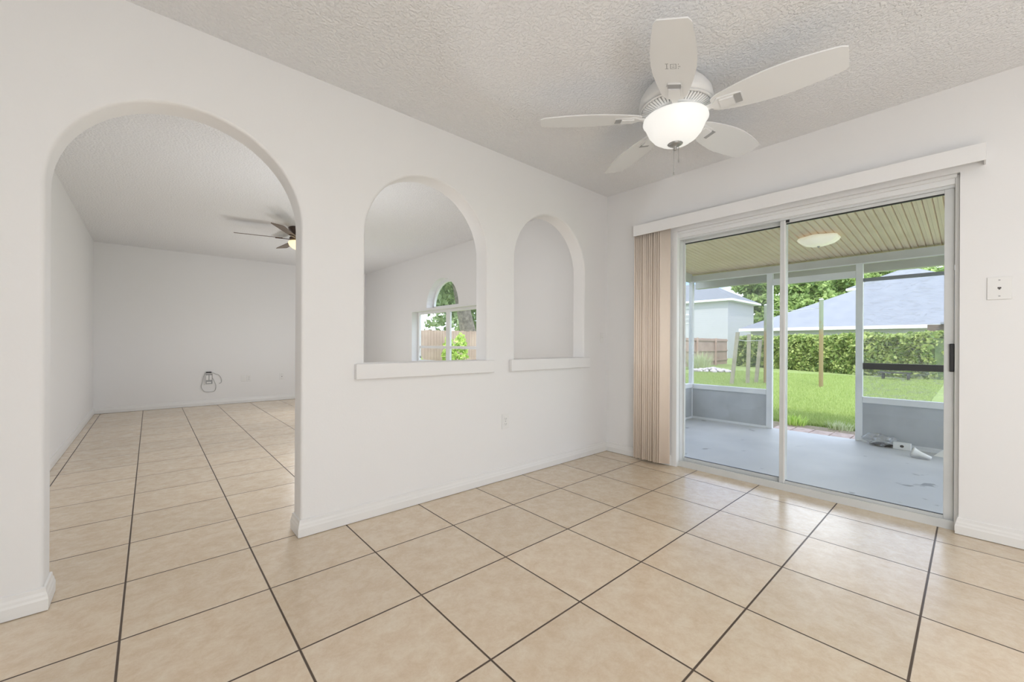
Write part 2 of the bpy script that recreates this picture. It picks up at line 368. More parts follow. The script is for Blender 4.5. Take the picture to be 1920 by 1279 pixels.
# ------------------------------------------------------------------ the shell
MB().box(XB-.15, WT-.02, YR-.15, YB+.15, -.2, 0).build('floor', TILE, kind='structure')
MB().box(XB-.15, WT, YR-.15, YB+.15, HC, HC+.15).build('ceiling', CEIL, kind='structure')
def arch(x0, x1, z0, top, n=28):
    r = (x1-x0)/2; c = (x0+x1)/2; zs = top-r
    pts = [(x1, z0), (x1, zs)]+[(c+r*math.cos(PI*k/n), zs+r*math.sin(PI*k/n)) for k in range(1, n)]+[(x0, zs), (x0, z0)]
    return pts
A1 = arch(-3.654, -2.745, 0, 2.112); A2 = arch(-2.402, -1.494, .905, 2.133); A3 = arch(-1.214, -.354, .905, 2.129)
outer = [(0, 0), (0, HC), (XB, HC), (XB, 0)]+list(reversed(A1)); ofl = [0, 0, 0, 0]+[1]*len(A1)
weld(rounded_wall([(outer, ofl), (A2, [1]*len(A2)), (A3, [1]*len(A3))], lambda a, b, d: (a, d, b), T).build('wall_arches', WALL, kind='structure'))
# exterior wall with slider, arched window
DY0, DY1, DZ = -.668, -2.331, 2.003
WY0, WY1, WZ0, WZ1 = 3.985, 2.095, .72, 1.575; WC = 3.035
warch = [(WC+.46, 1.612)]+[(WC+.46*math.cos(PI*k/24), 1.612+.44*math.sin(PI*k/24)) for k in range(1, 24)]+[(WC-.46, 1.612)]
outer = [(YR, 0), (DY1, 0), (DY1, DZ), (DY0, DZ), (DY0, 0), (YB, 0), (YB, HC), (YR, HC)]
MB().prism(outer, lambda a, b, s: (WT*s, a, b), [[(WY1, WZ0), (WY0, WZ0), (WY0, WZ1), (WY1, WZ1)], warch]).build('wall_right', WALLX, kind='structure')
MB().box(XL-.15, WT, YB, YB+.15, 0, HC).build('wall_back', WALLX, kind='structure')
MB().box(XL-.15, XL, T, YB, 0, HC).build('wall_left', WALLX, kind='structure')
MB().box(XB-.15, XB, YR, T, 0, HC).build('wall_dining_left', WALL, kind='structure')
MB().box(XB-.15, WT, YR-.15, YR, 0, HC).build('wall_rear', WALL, kind='structure')
# baseboards
BP = [(0, .003), (.014, .003), (.0145, .046), (.012, .055), (.011, .064), (.0075, .074), (.006, .088), (.0005, .092), (0, .092)]
def board(name, path): sweep(MB(), path, BP).build(name, TRIM, kind='structure')
board('baseboard_arches', [(0, DY0+.006), (0, 0), (-2.745, 0), (-2.745, T), (0, T), (0, YB), (XL, YB), (XL, T), (-3.654, T), (-3.654, 0), (XB, 0)])
board('baseboard_right', [(0, YR), (0, DY1), (.045, DY1)])
# sills of the pass-through arches
def sill(name, x0, x1, a0, a1, label):
    m = MB().box(x0, x1, -.032, -.0005, .828, .918).box(a0+.001, a1-.001, -.001, T-.001, .9055, .918).box(x0+.03, x1-.03, T+.0005, T+.03, .83, .918)
    m.build(name, WALL, kind='structure', bevel=.004)
sill('trim_1', -2.462, -1.438, -2.402, -1.494, '')
sill('trim_2', -1.272, -.298, -1.214, -.354, '')

# ------------------------------------------------------------------ sliding patio door
d1 = thing('door_1', (.05, (DY0+DY1)/2, 0), kind='structure')
m = MB()
fx0, fx1 = .045, .150
m.box(.0, .048, DY0, DY0-.044, 0, DZ)                       # white left jamb board
m.box(.036, .05, DY1, DY1+.018, .0, DZ)                      # right jamb strip
m.box(.036, .15, DY0-.03, DY1+.018, 1.952, DZ)                # header
m.box(.022, .040, DY0-.04, DY1+.01, 1.984, DZ)
m.build('door_frame', WHITE, d1, bevel=.003)
m = MB().box(.05, .15, DY0-.02, DY0-.047, 0, 1.952).box(.05, .15, DY1, DY1+.02, 0, 1.952)
m.build('side_channel', ALUD, d1)
m = MB().box(.04, .152, DY0-.045, DY1+.0, 0, .022).box(.040, .048, DY0-.045, DY1, .022, .050).box(.098, .103, DY0-.03, DY1+.02, .022, .034)
m.build('bottom_track', ALUD, d1)
m = MB().box(.052, .058, DY0-.03, DY1+.018, 1.936, 1.952).box(.098, .103, DY0-.03, DY1+.018, 1.936, 1.952)
m.build('top_track', ALUD, d1)
ZT = 1.938
def panel(x0, x1, ya, yb, sa, sb, name, z0_=.036):
    """aluminium sash between ya (left) and yb (right); sa, sb stile widths"""
    m = MB().box(x0, x1, ya, ya-sa, z0_, ZT).box(x0, x1, yb, yb+sb, z0_, ZT)
    m.box(x0+.002, x1-.002, ya-sa, yb+sb, z0_, .066).box(x0+.002, x1-.002, ya-sa, yb+sb, ZT-.022, ZT)
    o = m.build(name, ALUD, d1, bevel=.002)
    xm = (x0+x1)/2
    MB().box(xm-.002, xm+.002, ya-sa+.0005, yb+sb-.0005, .0665, ZT-.0225).build('glass_pane', GLASS, o)
    g = MB()
    for (a, b, c, e) in ((ya-sa, yb+sb, .066, .0695), (ya-sa, yb+sb, ZT-.030, ZT-.022)): g.box(xm-.006, xm+.006, a, b, c, e)
    g.build('glass_gasket', BLACK, o)
    return o
pf = panel(.108, .132, DY0-.045, -1.485, .014, .030, 'fixed_panel', .0225)
ps = panel(.062, .090, -1.452, DY1+.021, .036, .040, 'sliding_panel')
ps_edge = MB().box(.058, .064, -1.478, -1.488, .05, ZT-.004).build('edge_strip', WHITE, ps)
MB().box(.0585, .0615, -1.488, -1.51, ZT-.02, ZT-.001).build('corner_gap', BLACK, ps)
MB().box(.104, .109, -1.462, -1.478, .10, .118).box(.104, .109, -1.462, -1.478, .16, .175).build('roller_hole', BLACK, pf)
h = MB().box(.046, .0625, -2.292, -2.312, .892, 1.052)
hd = h.build('door_handle', BLACK, ps, bevel=.004); hd['label'] = 'black pull handle'
MB().box(.040, .0458, -2.296, -2.308, .95, .99).build('thumb_latch', BLACK, hd)
# ------------------------------------------------------------------ vertical blind
vb = thing('vertical_blind', (-.05, -.5, 0), 'peach vertical blind drawn to the left of the sliding glass door under a long valance', 'blind')
m = MB().box(-.108, -.100, -.356, -2.424, 2.008, 2.100).box(-.100, -.0005, -.356, -.364, 2.012, 2.100).box(-.100, -.0005, -2.416, -2.424, 2.012, 2.100)
va = m.build('valance', WALL, vb, bevel=.002); va['label'] = 'wall-coloured valance board'
MB().box(-.070, -.030, -.38, -2.385, 2.045, 2.075).box(-.0295, -.0005, -1.0, -1.03, 2.05, 2.07).box(-.0295, -.0005, -2.0, -2.03, 2.05, 2.07).box(-.0295, -.0005, -.45, -.48, 2.05, 2.07).build('head_rail', WHITE, vb)
NV = 13
vane0 = None
for k in range(NV):
    y = -.385-.0205*k; ang = math.radians((150 if k < 7 else 142)+random.uniform(-6, 6))
    if k in (4, 9): ang -= math.radians(22)
    m = MB(); vs = []; nn = 7
    for j in range(nn):
        t = (j/(nn-1)-.5)*.089; cur = .0065*(1-(2*j/(nn-1)-1)**2)
        dx, dy = math.sin(ang), math.cos(ang)
        px, py = -.052+t*dx-cur*dy, y+t*dy+cur*dx
        vs += [(px, py, .018+random.uniform(0, .003)), (px, py, 2.035)]
    m.add(vs, [(2*j, 2*j+2, 2*j+3, 2*j+1) for j in range(nn-1)], True)
    o = m.build('vane', PEACH, vb, fix=False); md = o.modifiers.new('thick', 'SOLIDIFY'); md.thickness = .0012
    MB().box(-.054, -.050, y-.004, y+.004, 2.03, 2.046).build('vane_hook', WHITE, o)

# ------------------------------------------------------------------ ceiling fans
def fan(loc, zc, R, a0, body, blade, bowlm, scale, name, label, bladez, armm, small=False, fin=GREYM):
    cx, cy = loc; root = thing(name, (cx, cy, zc), label, 'ceiling fan')
    s = scale; zb = bladez
    if not small:
        m = MB().lathe([(.105*s, zc), (.128*s, zc-.022), (.160*s, zc-.055), (.182*s, zc-.09), (.190*s, zb+.075), (.190*s, zb+.055), (.180*s, zb+.048)], loc, 64)
        hs = m.build('motor_housing', body, root)
        m = MB().lathe([(.181*s, zb+.047), (.155*s, zb+.034), (.124*s, zb+.028), (.10*s, zb+.03)], loc, 64)
        m.build('vent_ring', SLOTG, hs)
        m = MB()
        for k in range(60):
            a = 2*PI*k/60; ca, sa = math.cos(a), math.sin(a)
            if True:
                r0, r1 = .128*s, .174*s; w = .0052
                vs = []
                for (r, z) in ((r0, zb+.0275), (r1, zb+.0415)):
                    for sd in (-w, w):
                        for dz in (0, -.007): vs.append((cx+r*ca-sd*sa, cy+r*sa+sd*ca, z+dz))
                m.add(vs, [(0, 1, 3, 2), (4, 6, 7, 5), (0, 4, 5, 1), (2, 3, 7, 6), (0, 2, 6, 4), (1, 5, 7, 3)])
        m.lathe([(.185*s, zb+.046), (.188*s, zb+.040), (.178*s, zb+.036), (.175*s, zb+.044)], loc, 64).lathe([(.13*s, zb+.030), (.130*s, zb+.020), (.118*s, zb+.018), (.10*s, zb+.018)], loc, 64)
        m.build('vent_grille', body, hs)
        MB().lathe([(.11*s, zb+.018), (.118*s, zb+.008), (.128*s, zb-.004), (.128*s, zb-.016), (.10*s, zb-.018)], loc, 56).build('light_fitter', body, root)
        pr = [(.150, zb-.008), (.166, zb-.012), (.168, zb-.022), (.158, zb-.034), (.150, zb-.055), (.136, zb-.085), (.113, zb-.113), (.082, zb-.134), (.045, zb-.145), (.0, zb-.147)]
        b = MB().lathe([(r*s, z) for r, z in pr], loc, 64).build('glass_bowl', bowlm, root)
        b['label'] = 'lit frosted glass bowl'
        zz = zb-.147
        MB().lathe([(.001, zz+.004), (.034, zz+.006), (.040, zz+.001), (.026, zz-.008), (.011, zz-.013), (.009, zz-.022), (.012, zz-.027), (.006, zz-.034), (0, zz-.037)], loc, 32).build('finial', fin, root)
        for (dx, dy, zl) in ((-.006, .004, 1.962), (.020, -.010, 2.035)):
            ch = MB().tube([(cx+dx, cy+dy, zz-.004), (cx+dx, cy+dy, zl+.02)], .0012, 6)
            ch.lathe([(0, zl+.022), (.003, zl+.018), (.0035, zl+.004), (0, zl)], (cx+dx, cy+dy), 10)
            ch.build('pull_chain', fin, root)
    else:
        m = MB().lathe([(.105, zc), (.112, zc-.012), (.105, zc-.028), (.078, zc-.055), (.055, zc-.085), (.05, zb+.035), (.085, zb+.03), (.10, zb+.012), (.095, zb-.012), (.06, zb-.02)], loc, 40)
        m.build('motor_housing', body, root)
        b = MB().lathe([(.062, zb-.018), (.105, zb-.03), (.115, zb-.045), (.10, zb-.085), (.065, zb-.115), (.03, zb-.13), (0, zb-.133)], loc, 40).build('glass_bowl', bowlm, root)
        b['label'] = 'amber lit glass bowl'
        MB().lathe([(.001, zb-.129), (.014, zb-.132), (.008, zb-.145), (0, zb-.15)], loc, 16).build('finial', fin, root)
    pitch = math.radians(-12 if not small else -12)
    for k in range(5):
        a = a0+2*PI*k/5; ca, sa = math.cos(a), math.sin(a)
        r0 = .185 if not small else .17
        def P3(r, w, dz=0):
            # w across the blade; pitched about its axis
            z = zb+w*math.sin(pitch)+dz; ww = w*math.cos(pitch)
            return (cx+r*ca-ww*sa, cy+r*sa+ww*ca, z)
        N = 26; wid = []
        for j in range(N+1):
            t = j/N
            if not small: w = .050+.048*math.sin(min(1, t/.55)*PI/2) if t < .55 else .098-.030*((t-.55)/.45)**1.7
            else: w = .05+.022*t
            e = (1-t)*(R-r0)
            if e < .025: w *= math.sqrt(max(0.0, 1-((.025-e)/.025)**2*.28))
            if t < .05: w *= .75+.25*t/.05
            wid.append((r0+(R-r0)*t, w))
        m = MB(); vs = []
        for dz in (.003, -.003):
            for r, w in wid: vs += [P3(r, -w, dz), P3(r, w, dz)]
        K = len(wid)*2; fs = []
        for j in range(N):
            fs.append((2*j, 2*j+1, 2*j+3, 2*j+2)); fs.append((K+2*j, K+2*j+2, K+2*j+3, K+2*j+1))
            fs.append((2*j, 2*j+2, K+2*j+2, K+2*j)); fs.append((2*j+1, K+2*j+1, K+2*j+3, 2*j+3))
        fs += [(0, K, K+1, 1), (2*N, 2*N+1, K+2*N+1, K+2*N)]
        m.add(vs, fs); bl = m.build('blade', blade, root)
        # blade iron under the root
        m = MB()
        def quadbar(rs, ws, zt, zl):
            vs = []
            for r, w in zip(rs, ws):
                vs += [P3(r, -w, zt), P3(r, w, zt), P3(r, w, zl), P3(r, -w, zl)]
            q = []
            for j in range(len(rs)-1):
                for i in range(4): q.append((4*j+i, 4*j+(i+1) % 4, 4*j+4+(i+1) % 4, 4*j+4+i))
            q += [(0, 1, 2, 3), tuple(4*(len(rs)-1)+i for i in (3, 2, 1, 0))]
            m.add(vs, q)
        if not small:
            quadbar([.10, .15, .19, .215, .30, .325], [.012, .012, .016, .040, .036, .028], -.0032, -.010)
            quadbar([.225, .29], [.030, .027], -.0102, -.017)
            ar = m.build('blade_arm', armm, root)
            m = MB(); quadbar([.292, .322], [.031, .031], -.0102, -.012); m.build('arm_slot', SLOTG, ar)
            if k == 2:
                m = MB()
                for (ra, wa, dr, dw) in ((.43, -.036, .004, .014), (.465, -.036, .004, .014), (.434, -.031, .031, .004), (.43, -.014, .003, .026), (.462, -.014, .003, .026), (.433, -.014, .029, .003), (.433, .009, .029, .003), (.440, -.006, .004, .010), (.452, -.004, .003, .008), (.43, .019, .006, .003), (.444, .019, .004, .006), (.458, .019, .007, .003), (.440, .026, .010, .002)):
                    vs = [P3(ra, wa, -.0033), P3(ra+dr, wa, -.0033), P3(ra+dr, wa+dw, -.0033), P3(ra, wa+dw, -.0033)]; m.add(vs, [(0, 1, 2, 3)])
                m.build('printed_marking', SLOTG, bl)
        else:
            quadbar([.07, .15, .19, .25], [.014, .012, .03, .024], -.0032, -.012); m.build('blade_arm', armm, root)
    return root
fan((-1.208, -1.298), HC, .732, math.radians(61.7), WHITE, WHITE, BOWL, 1.0, 'ceiling_fan', 'white five-blade ceiling fan with a lit frosted bowl, in front of the arches', 2.28, WHITE)
BROWNB = mat('walnut_blade', (.15, .105, .07), .45)
fan((-1.96, 3.25), HC, .67, math.radians(166), BRONZE, BROWNB, BOWLW, 1.0, 'ceiling_fan', 'dark bronze ceiling fan with amber light seen through the left arch', 2.34, BRONZE, True, BRONZE)

# ------------------------------------------------------------------ plates and outlets
def face(ax, pos, sgn):
    """returns fn(u, v, d) -> point; u along wall, v up, d out of the wall"""
    if ax == 'y': return lambda u, v, d: (pos[0]+u, pos[1]+sgn*d, pos[2]+v)
    return lambda u, v, d: (pos[0]+sgn*d, pos[1]+u, pos[2]+v)
def fbox(m, F, u0, u1, v0, v1, d0, d1):
    p, q = F(u0, v0, d0), F(u1, v1, d1); return m.box(p[0], q[0], p[1], q[1], p[2], q[2])
def outlet(ax, pos, sgn, label, style='duplex', w=.035, h=.0575):
    F = face(ax, pos, sgn); root = thing('wall_outlet' if style == 'duplex' else ('light_switch' if style == 'switch' else 'phone_jack' if style == 'jack' else 'blank_plate'), pos, label, {'duplex': 'outlet', 'switch': 'switch', 'jack': 'wall jack', 'blank': 'wall plate'}[style])
    fbox(MB(), F, -w, w, -h, h, .0003, .006).build('cover_plate', PLATE, root, bevel=.0025)
    if style == 'duplex':
        for v in (-.020, .020):
            r = fbox(MB(), F, -.016, .016, v-.014, v+.014, .006, .0085).build('receptacle', PLATE, root, bevel=.002)
            m = MB(); fbox(m, F, -.0078, -.0048, v-.004, v+.007, .0085, .0091); fbox(m, F, .0048, .0078, v-.004, v+.006, .0085, .0091); fbox(m, F, -.002, .002, v-.010, v-.006, .0085, .0091)
            m.build('slots', SLOTG, r)
        fbox(MB(), F, -.003, .003, -.003, .003, .006, .0075).build('screw', SLOTG, root)
    elif style == 'switch':
        fbox(MB(), F, -.006, .006, -.012, .012, .006, .008).build('toggle_frame', PLATE, root)
        fbox(MB(), F, -.004, .004, .0, .010, .008, .017).build('toggle', PLATE, root)
    elif style == 'jack':
        r = fbox(MB(), F, -.013, .013, -.011, .011, .006, .008).build('jack_body', PLATE, root)
        m = MB(); fbox(m, F, -.0065, .0065, -.003, .005, .008, .0086); fbox(m, F, -.003, .003, -.008, -.003, .008, .0086); m.build('jack_socket', SLOT, r)
        for v in (-.042, .042): fbox(MB(), F, -.0035, .0035, v-.003, v+.003, .006, .0072).build('screw', SLOTG, root)
    return root
outlet('y', (-1.308, 0, .445), -1, 'white duplex outlet low on the arch wall under the third arch', 'duplex')
outlet('y', (-.083, 0, 1.10), -1, 'small white switch in the corner right of the third arch', 'switch', .02, .05)
outlet('x', (0, -2.472, 1.345), -1, 'white square phone plate on the wall right of the sliding door', 'jack', .043, .06)
outlet('y', (-2.135, 6.0, .425), -1, 'blank white plate, left one of the pair on the far living room wall', 'blank')
outlet('y', (-2.055, 6.0, .425), -1, 'white duplex outlet beside the blank plate on the far wall', 'duplex')
outlet('y', (-1.545, 6.0, .43), -1, 'small white coax plate by the right edge of the left arch on the far wall', 'jack', .035, .0575)
# recessed cable box with loose wires on the far wall
cb = thing('cable_box', (-2.62, 6.0, .44), 'open white cable box with loose white wires and a black plug on the far wall', 'cable box')
F = face('y', (-2.62, 6.0, .44), -1)
m = MB(); fbox(m, F, -.055, .055, .085, .095, .0003, .02); fbox(m, F, -.055, .055, -.095, -.085, .0003, .02); fbox(m, F, -.055, -.047, -.085, .085, .0003, .02); fbox(m, F, .047, .055, -.085, .085, .0003, .02)
m.build('box_rim', PLATE, cb)
m = MB(); fbox(m, F, -.047, .047, -.085, .085, .0003, .004); m.build('box_back', SLOTG, cb)
m = MB(); fbox(m, F, -.040, -.006, -.02, .06, .004, .012); fbox(m, F, .006, .040, -.02, .06, .004, .012); fbox(m, F, -.03, .03, -.07, -.05, .004, .012); m.build('insert_plate', PLATE, cb)
m = MB(); fbox(m, F, -.042, .035, .096, .118, .0003, .035); m.build('black_plug', BLACK, cb, bevel=.008)
def curve_pts(ctrl, n=10):
    out = []
    for i in range(len(ctrl)-1):
        p0, p1, p2, p3 = [Vector(ctrl[max(0, min(len(ctrl)-1, i+k))]) for k in (-1, 0, 1, 2)]
        for j in range(n):
            t = j/n; out.append(.5*((2*p1)+(p2-p0)*t+(2*p0-5*p1+4*p2-p3)*t*t+(3*p1-p0-3*p2+p3)*t**3))
    out.append(Vector(ctrl[-1])); return out
WIRE = mat('pale_grey_cable', (.50, .50, .48), .5)
MB().tube(curve_pts([F(u, v, d) for u, v, d in ((-.03, .105, .02), (-.07, .05, .02), (-.085, -.05, .012), (-.10, -.13, .012), (-.06, -.20, .012), (.02, -.215, .012), (.08, -.20, .012), (.095, -.12, .014), (.07, -.04, .02), (.05, .01, .02))]), .004, 6).build('loop_cable', WIRE, cb)
MB().tube(curve_pts([F(u, v, d) for u, v, d in ((.03, .108, .02), (.08, .085, .025), (.14, .05, .014), (.17, -.02, .012), (.165, -.07, .012), (.135, -.085, .012))]), .004, 6).build('side_cable', WIRE, cb)
# mark on wall
# ------------------------------------------------------------------ living-room window
w1 = thing('window_1', (.12, WC, WZ0), kind='structure')
m = MB(); fa, fb = .115, .150
m.box(fa, fb, WY0-.001, WY0-.05, WZ0, WZ1).box(fa, fb, WY1+.001, WY1+.05, WZ0, WZ1).box(fa, fb, WC+.055, WC-.055, WZ0, WZ1)
m.box(fa, fb, WY0-.05, WC+.055, WZ0, WZ0+.045).box(fa, fb, WC-.055, WY1+.05, WZ0, WZ0+.045).box(fa, fb, WY0-.05, WC+.055, WZ1-.04, WZ1).box(fa, fb, WC-.055, WY1+.05, WZ1-.04, WZ1)
m.build('window_frame', WHITE, w1, bevel=.003)
for (ya, yb) in ((WY0-.05, WC+.055), (WC-.055, WY1+.05)):
    s_ = MB().box(fa+.004, fb-.006, ya, yb, .962, 1.004).build('meeting_rail', WHITE, w1)
    MB().box(.131, .134, ya-.0005, yb+.0005, 1.0045, WZ1-.0405).box(.137, .140, ya-.0005, yb+.0005, WZ0+.0455, .9615).build('glass_pane', WGLASS, s_)
MB().box(-.012, .114, WY0-.001, WY1+.001, WZ0-.02+.0205, WZ0+.014).build('window_sill', WHITE, w1)
MB().box(-.006, -.0005, WY0+.005, WY1-.005, 1.572, 1.600).build('window_ledge', WHITE, w1)
n_ = 24; m = MB(); vs, fs = [], []
for k in range(n_+1):
    a = PI*k/n_
    for (ry, rz, x) in ((.459, .439, fa), (.459, .439, fb), (.415, .395, fb), (.415, .395, fa)):
        vs.append((x, WC+ry*math.cos(a), 1.6125+rz*math.sin(a)))
for k in range(n_):
    for i in range(4): fs.append((4*k+i, 4*k+(i+1) % 4, 4*k+4+(i+1) % 4, 4*k+4+i))
m.add(vs, fs).box(fa, fb, WC-.458, WC+.458, 1.6125, 1.642)
af = m.build('arch_frame', WHITE, w1)
m = MB(); pts = [(WC+.412*math.cos(PI*k/24), 1.643+.37*math.sin(PI*k/24)) for k in range(25)]
m.prism(pts, lambda a, b, s: (.131+.003*s, a, b)).build('glass_pane', WGLASS, af)
MB().box(.108, .1145, 3.86, 3.90, .79, .83).build('sash_latch', SLOTG, w1)

# ------------------------------------------------------------------ lanai
LX, LYL, LYR = 2.90, .48, -4.2
MB().box(WT-.02, LX+.06, LYR, LYL+.08, -.3, FZ).build('floor_lanai', SLAB, kind='structure')
m = MB(); y = LYL+.10; vs, fs = [], []          # ribbed aluminium roof pans, falling away from the house
prof = []
k = 0
while y > LYR:
    d = .012
    prof += [(y, 0), (y-.006, d), (y-.012, 0), (y-.034, .0), (y-.036, -.003), (y-.058, -.003)]
    y -= .0595; k += 1
def rz(x): return 2.272-.054*(x-WT)
for (yy, dz) in prof: vs += [(WT+.001, yy, rz(WT)+dz), (LX+.45, yy, rz(LX+.45)+dz)]
fs = [(2*i, 2*i+1, 2*i+3, 2*i+2) for i in range(len(prof)-1)]
m.add(vs, fs).build('ceiling_lanai', LCEIL, kind='structure', fix=False)
MB().add([(WT+.001, LYL+.12, 2.302), (LX+.47, LYL+.12, 2.13), (LX+.47, LYR, 2.13), (WT+.001, LYR, 2.302), (WT+.001, LYL+.12, 2.36), (LX+.47, LYL+.12, 2.19), (LX+.47, LYR, 2.19), (WT+.001, LYR, 2.36)],
         [(0, 1, 2, 3), (4, 7, 6, 5), (0, 4, 5, 1), (1, 5, 6, 2), (2, 6, 7, 3), (3, 7, 4, 0)]).build('ceiling_lanai_deck', ALU, kind='structure')
BEAM = mat('beam_aluminium', (.62, .62, .59), .5, noise=(3, (.52, .51, .47), .35, .75))
MB().box(LX-.02, LX+.06, LYL+.06, LYR, 2.003, 2.098).build('trim_3', BEAM, kind='structure')
MB().box(LX-.024, LX-.020, LYL+.02, LYR, 1.995, 2.008).build('trim_4', ALU, kind='structure')
MB().box(LX+.36, LX+.46, LYL+.12, LYR, 1.945, 2.085).build('trim_5', BEAM, kind='structure')           # outer gutter
MB().box(WT+.02, LX-.02, LYL+.0, LYL+.06, 2.005, 2.26).build('trim_6', BEAM, kind='structure')
posts = [(LYL+.055, LYL-.005), (-.530, -.600), (-1.462, -1.528), (-3.0, -3.06), (LYR+.05, LYR)]
for i, (a, b) in enumerate(posts):
    MB().box(LX-.01, LX+.045, a, b, FZ, 2.003).build('trim_%d' % (7+i), ALU, kind='structure', bevel=.004)
MB().box(LX-.004, LX+.04, -.6005, -1.4615, 1.845, 1.925).build('trim_12', ALU, kind='structure', bevel=.003)
def kneewall(n1, a, b):
    MB().box(LX+.005, LX+.035, a, b, FZ, .372).build('wall_lanai_%d' % n1, KNEE, kind='structure')
    MB().box(LX-.012, LX+.045, a, b, .372, .442).build('trim_%d' % (20+n1), ALU, kind='structure', bevel=.004)
    MB().box(LX-.018, LX+.005, a, b, FZ, FZ+.028).build('trim_%d' % (30+n1), ALU, kind='structure')
kneewall(1, LYL-.0055, -.5295); kneewall(2, -1.5285, -2.9995); kneewall(3, -3.0605, LYR+.0505)
MB().box(WT+.03, LX-.012, LYL+.01, LYL+.04, FZ, .385).build('wall_lanai_left', KNEE, kind='structure')
MB().box(WT+.03, LX-.012, LYL-.012, LYL+.05, .385, .45).build('trim_24', ALU, kind='structure', bevel=.004)
MB().box(WT+.03, LX-.012, LYL-.012, LYL+.01, FZ, FZ+.028).build('trim_34', ALU, kind='structure')
MB().box(2.32, 2.37, LYL-.006, LYL+.045, .4505, 2.004).build('trim_25', ALU, kind='structure')
MB().box(2.325, 2.345, LYL+.0, LYL+.01, FZ+.03, .384).build('trim_26', ALU, kind='structure')
# insect screens
def quad(name, m_, pts, label, cat, group=None):
    return tag(MB().add(pts, [(0, 1, 2, 3)]).build(name, m_, fix=False), label, cat, group)
def screen(x0, x1, y0, y1, z0, z1, label):
    o = MB().box(x0, x1, y0, y1, z0, z1).build('insect_screen', SCREEN); tag(o, label, 'screen', 'fine insect screens of the porch'); return o
screen(LX+.018, LX+.020, LYL-.006, -.529, .443, 2.002, 'fine insect screen in the front left bay of the porch')
screen(WT+.04, LX-.012, LYL+.018, LYL+.020, .451, 2.004, 'fine insect screen on the left side of the porch')
# vinyl window in the right bay
vw = thing('vinyl_porch_window', (LX, -2.26, .45), 'wavy clear vinyl porch window with black rails in the right bay', 'window')
MB().box(LX-.008, LX+.02, -1.53, -2.998, .765, .838).build('lower_rail', BLACK, vw, bevel=.003)
DG = mat('dark_grey_rail', (.22, .24, .27), .4)
MB().box(LX-.008, LX+.02, -1.53, -2.998, 1.788, 1.828).build('upper_rail', DG, vw, bevel=.003)
vs, fs = [], []; NY, NZ = 60, 24
for j in range(NZ+1):
    for i in range(NY+1):
        yy = -1.53-1.468*i/NY; z = .838+.95*j/NZ; vs.append((LX+.008+.004*math.sin(14*z+5*yy), yy, z))
for j in range(NZ):
    for i in range(NY): a = j*(NY+1)+i; fs.append((a, a+1, a+NY+2, a+NY+1))
MB().add(vs, fs, True).build('vinyl_film', VINYL, vw, fix=False)
MB().box(LX+.007, LX+.009, -1.53, -2.998, .443, .764).build('lower_film', VINYL, vw)
# flush light on the lanai ceiling
pl = thing('porch_ceiling_light', (1.87, -1.31, rz(1.87)), 'etched glass flush light on the ribbed porch ceiling', 'ceiling light')
z0 = rz(1.87)
MB().lathe([(.09, z0-.001), (.10, z0-.010), (.08, z0-.02)], (1.87, -1.31), 32).build('light_base', WHITE, pl)
MB().lathe([(.17, z0-.012), (.182, z0-.030), (.168, z0-.052), (.13, z0-.08), (.07, z0-.10), (.0, z0-.105)], (1.87, -1.31), 64, scal=.055, ns=6).build('glass_shade', SHELLG, pl)
MB().lathe([(.0, z0-.102), (.014, z0-.106), (.006, z0-.118), (0, z0-.12)], (1.87, -1.31), 16).build('finial', GREYM, pl)
# litter at the foot of the right knee wall
bg = thing('plastic_bag', (2.77, -1.70, FZ), 'clear plastic bag with dark scraps by the right porch post', 'bag')
def blob(m, c, r, sc=(1, 1, 1), amp=.2, n=14, seed=0):
    rs = random.Random(seed); ph = [rs.uniform(0, 6.28) for _ in range(6)]; vs, fs = [], []
    for j in range(n+1):
        th = PI*j/n
        for i in range(2*n):
            p = PI*i/n; d = 1+amp*(math.sin(3*p+ph[0]+2*th)*math.sin(th)*.5+math.sin(5*p+ph[1])*math.sin(2*th+ph[2])*.5+.4*math.sin(7*th+ph[3]+p*4)*math.sin(th))
            vs.append((c[0]+r*sc[0]*d*math.sin(th)*math.cos(p), c[1]+r*sc[1]*d*math.sin(th)*math.sin(p), max(FZ if c[2] < .3 and c[0] < 2.95 else -9, c[2]+r*sc[2]*d*math.cos(th))))
    for j in range(n):
        for i in range(2*n): i2 = (i+1) % (2*n); fs.append((j*2*n+i, j*2*n+i2, (j+1)*2*n+i2, (j+1)*2*n+i))
    return m.add(vs, fs, True)
blob(MB(), (2.77, -1.70, FZ+.055), .10, (.7, 1.15, .75), .5, 16, 3).build('film', BAGM, bg)
blob(MB(), (2.75, -1.71, FZ+.022), .06, (.7, 1.25, .35), .4, 10, 5).build('scraps', BLACK, bg)
bx = thing('junction_box', (2.735, -1.88, FZ), 'small white box with a round dark hole on the porch floor', 'box')
m = MB().box(2.705, 2.765, -1.81, -1.95, FZ, FZ+.072, rot=-.05); m.build('box_body', PLATE, bx, bevel=.003)
vs = [(2.7035+.0, -1.88+.016*math.cos(a), FZ+.038+.014*math.sin(a)) for a in [2*PI*k/20 for k in range(20)]]
MB().add(vs+[(v[0]-.0025, v[1], v[2]) for v in vs], [tuple(range(20)), tuple(range(39, 19, -1))]+[(k, (k+1) % 20, 20+(k+1) % 20, 20+k) for k in range(20)]).build('round_hole', BLACK, bx)
m = MB(); vs = []
sh = MB().tube([(2.40, -1.985, FZ+.054), (2.397, -2.0, FZ+.050), (2.39, -2.04, FZ+.038), (2.372, -2.115, FZ+.020)], .052, 16, .016)
tag(sh.build('broken_lamp_shade', PLATE, bevel=0), 'white flared plastic piece lying on the porch floor', 'debris')
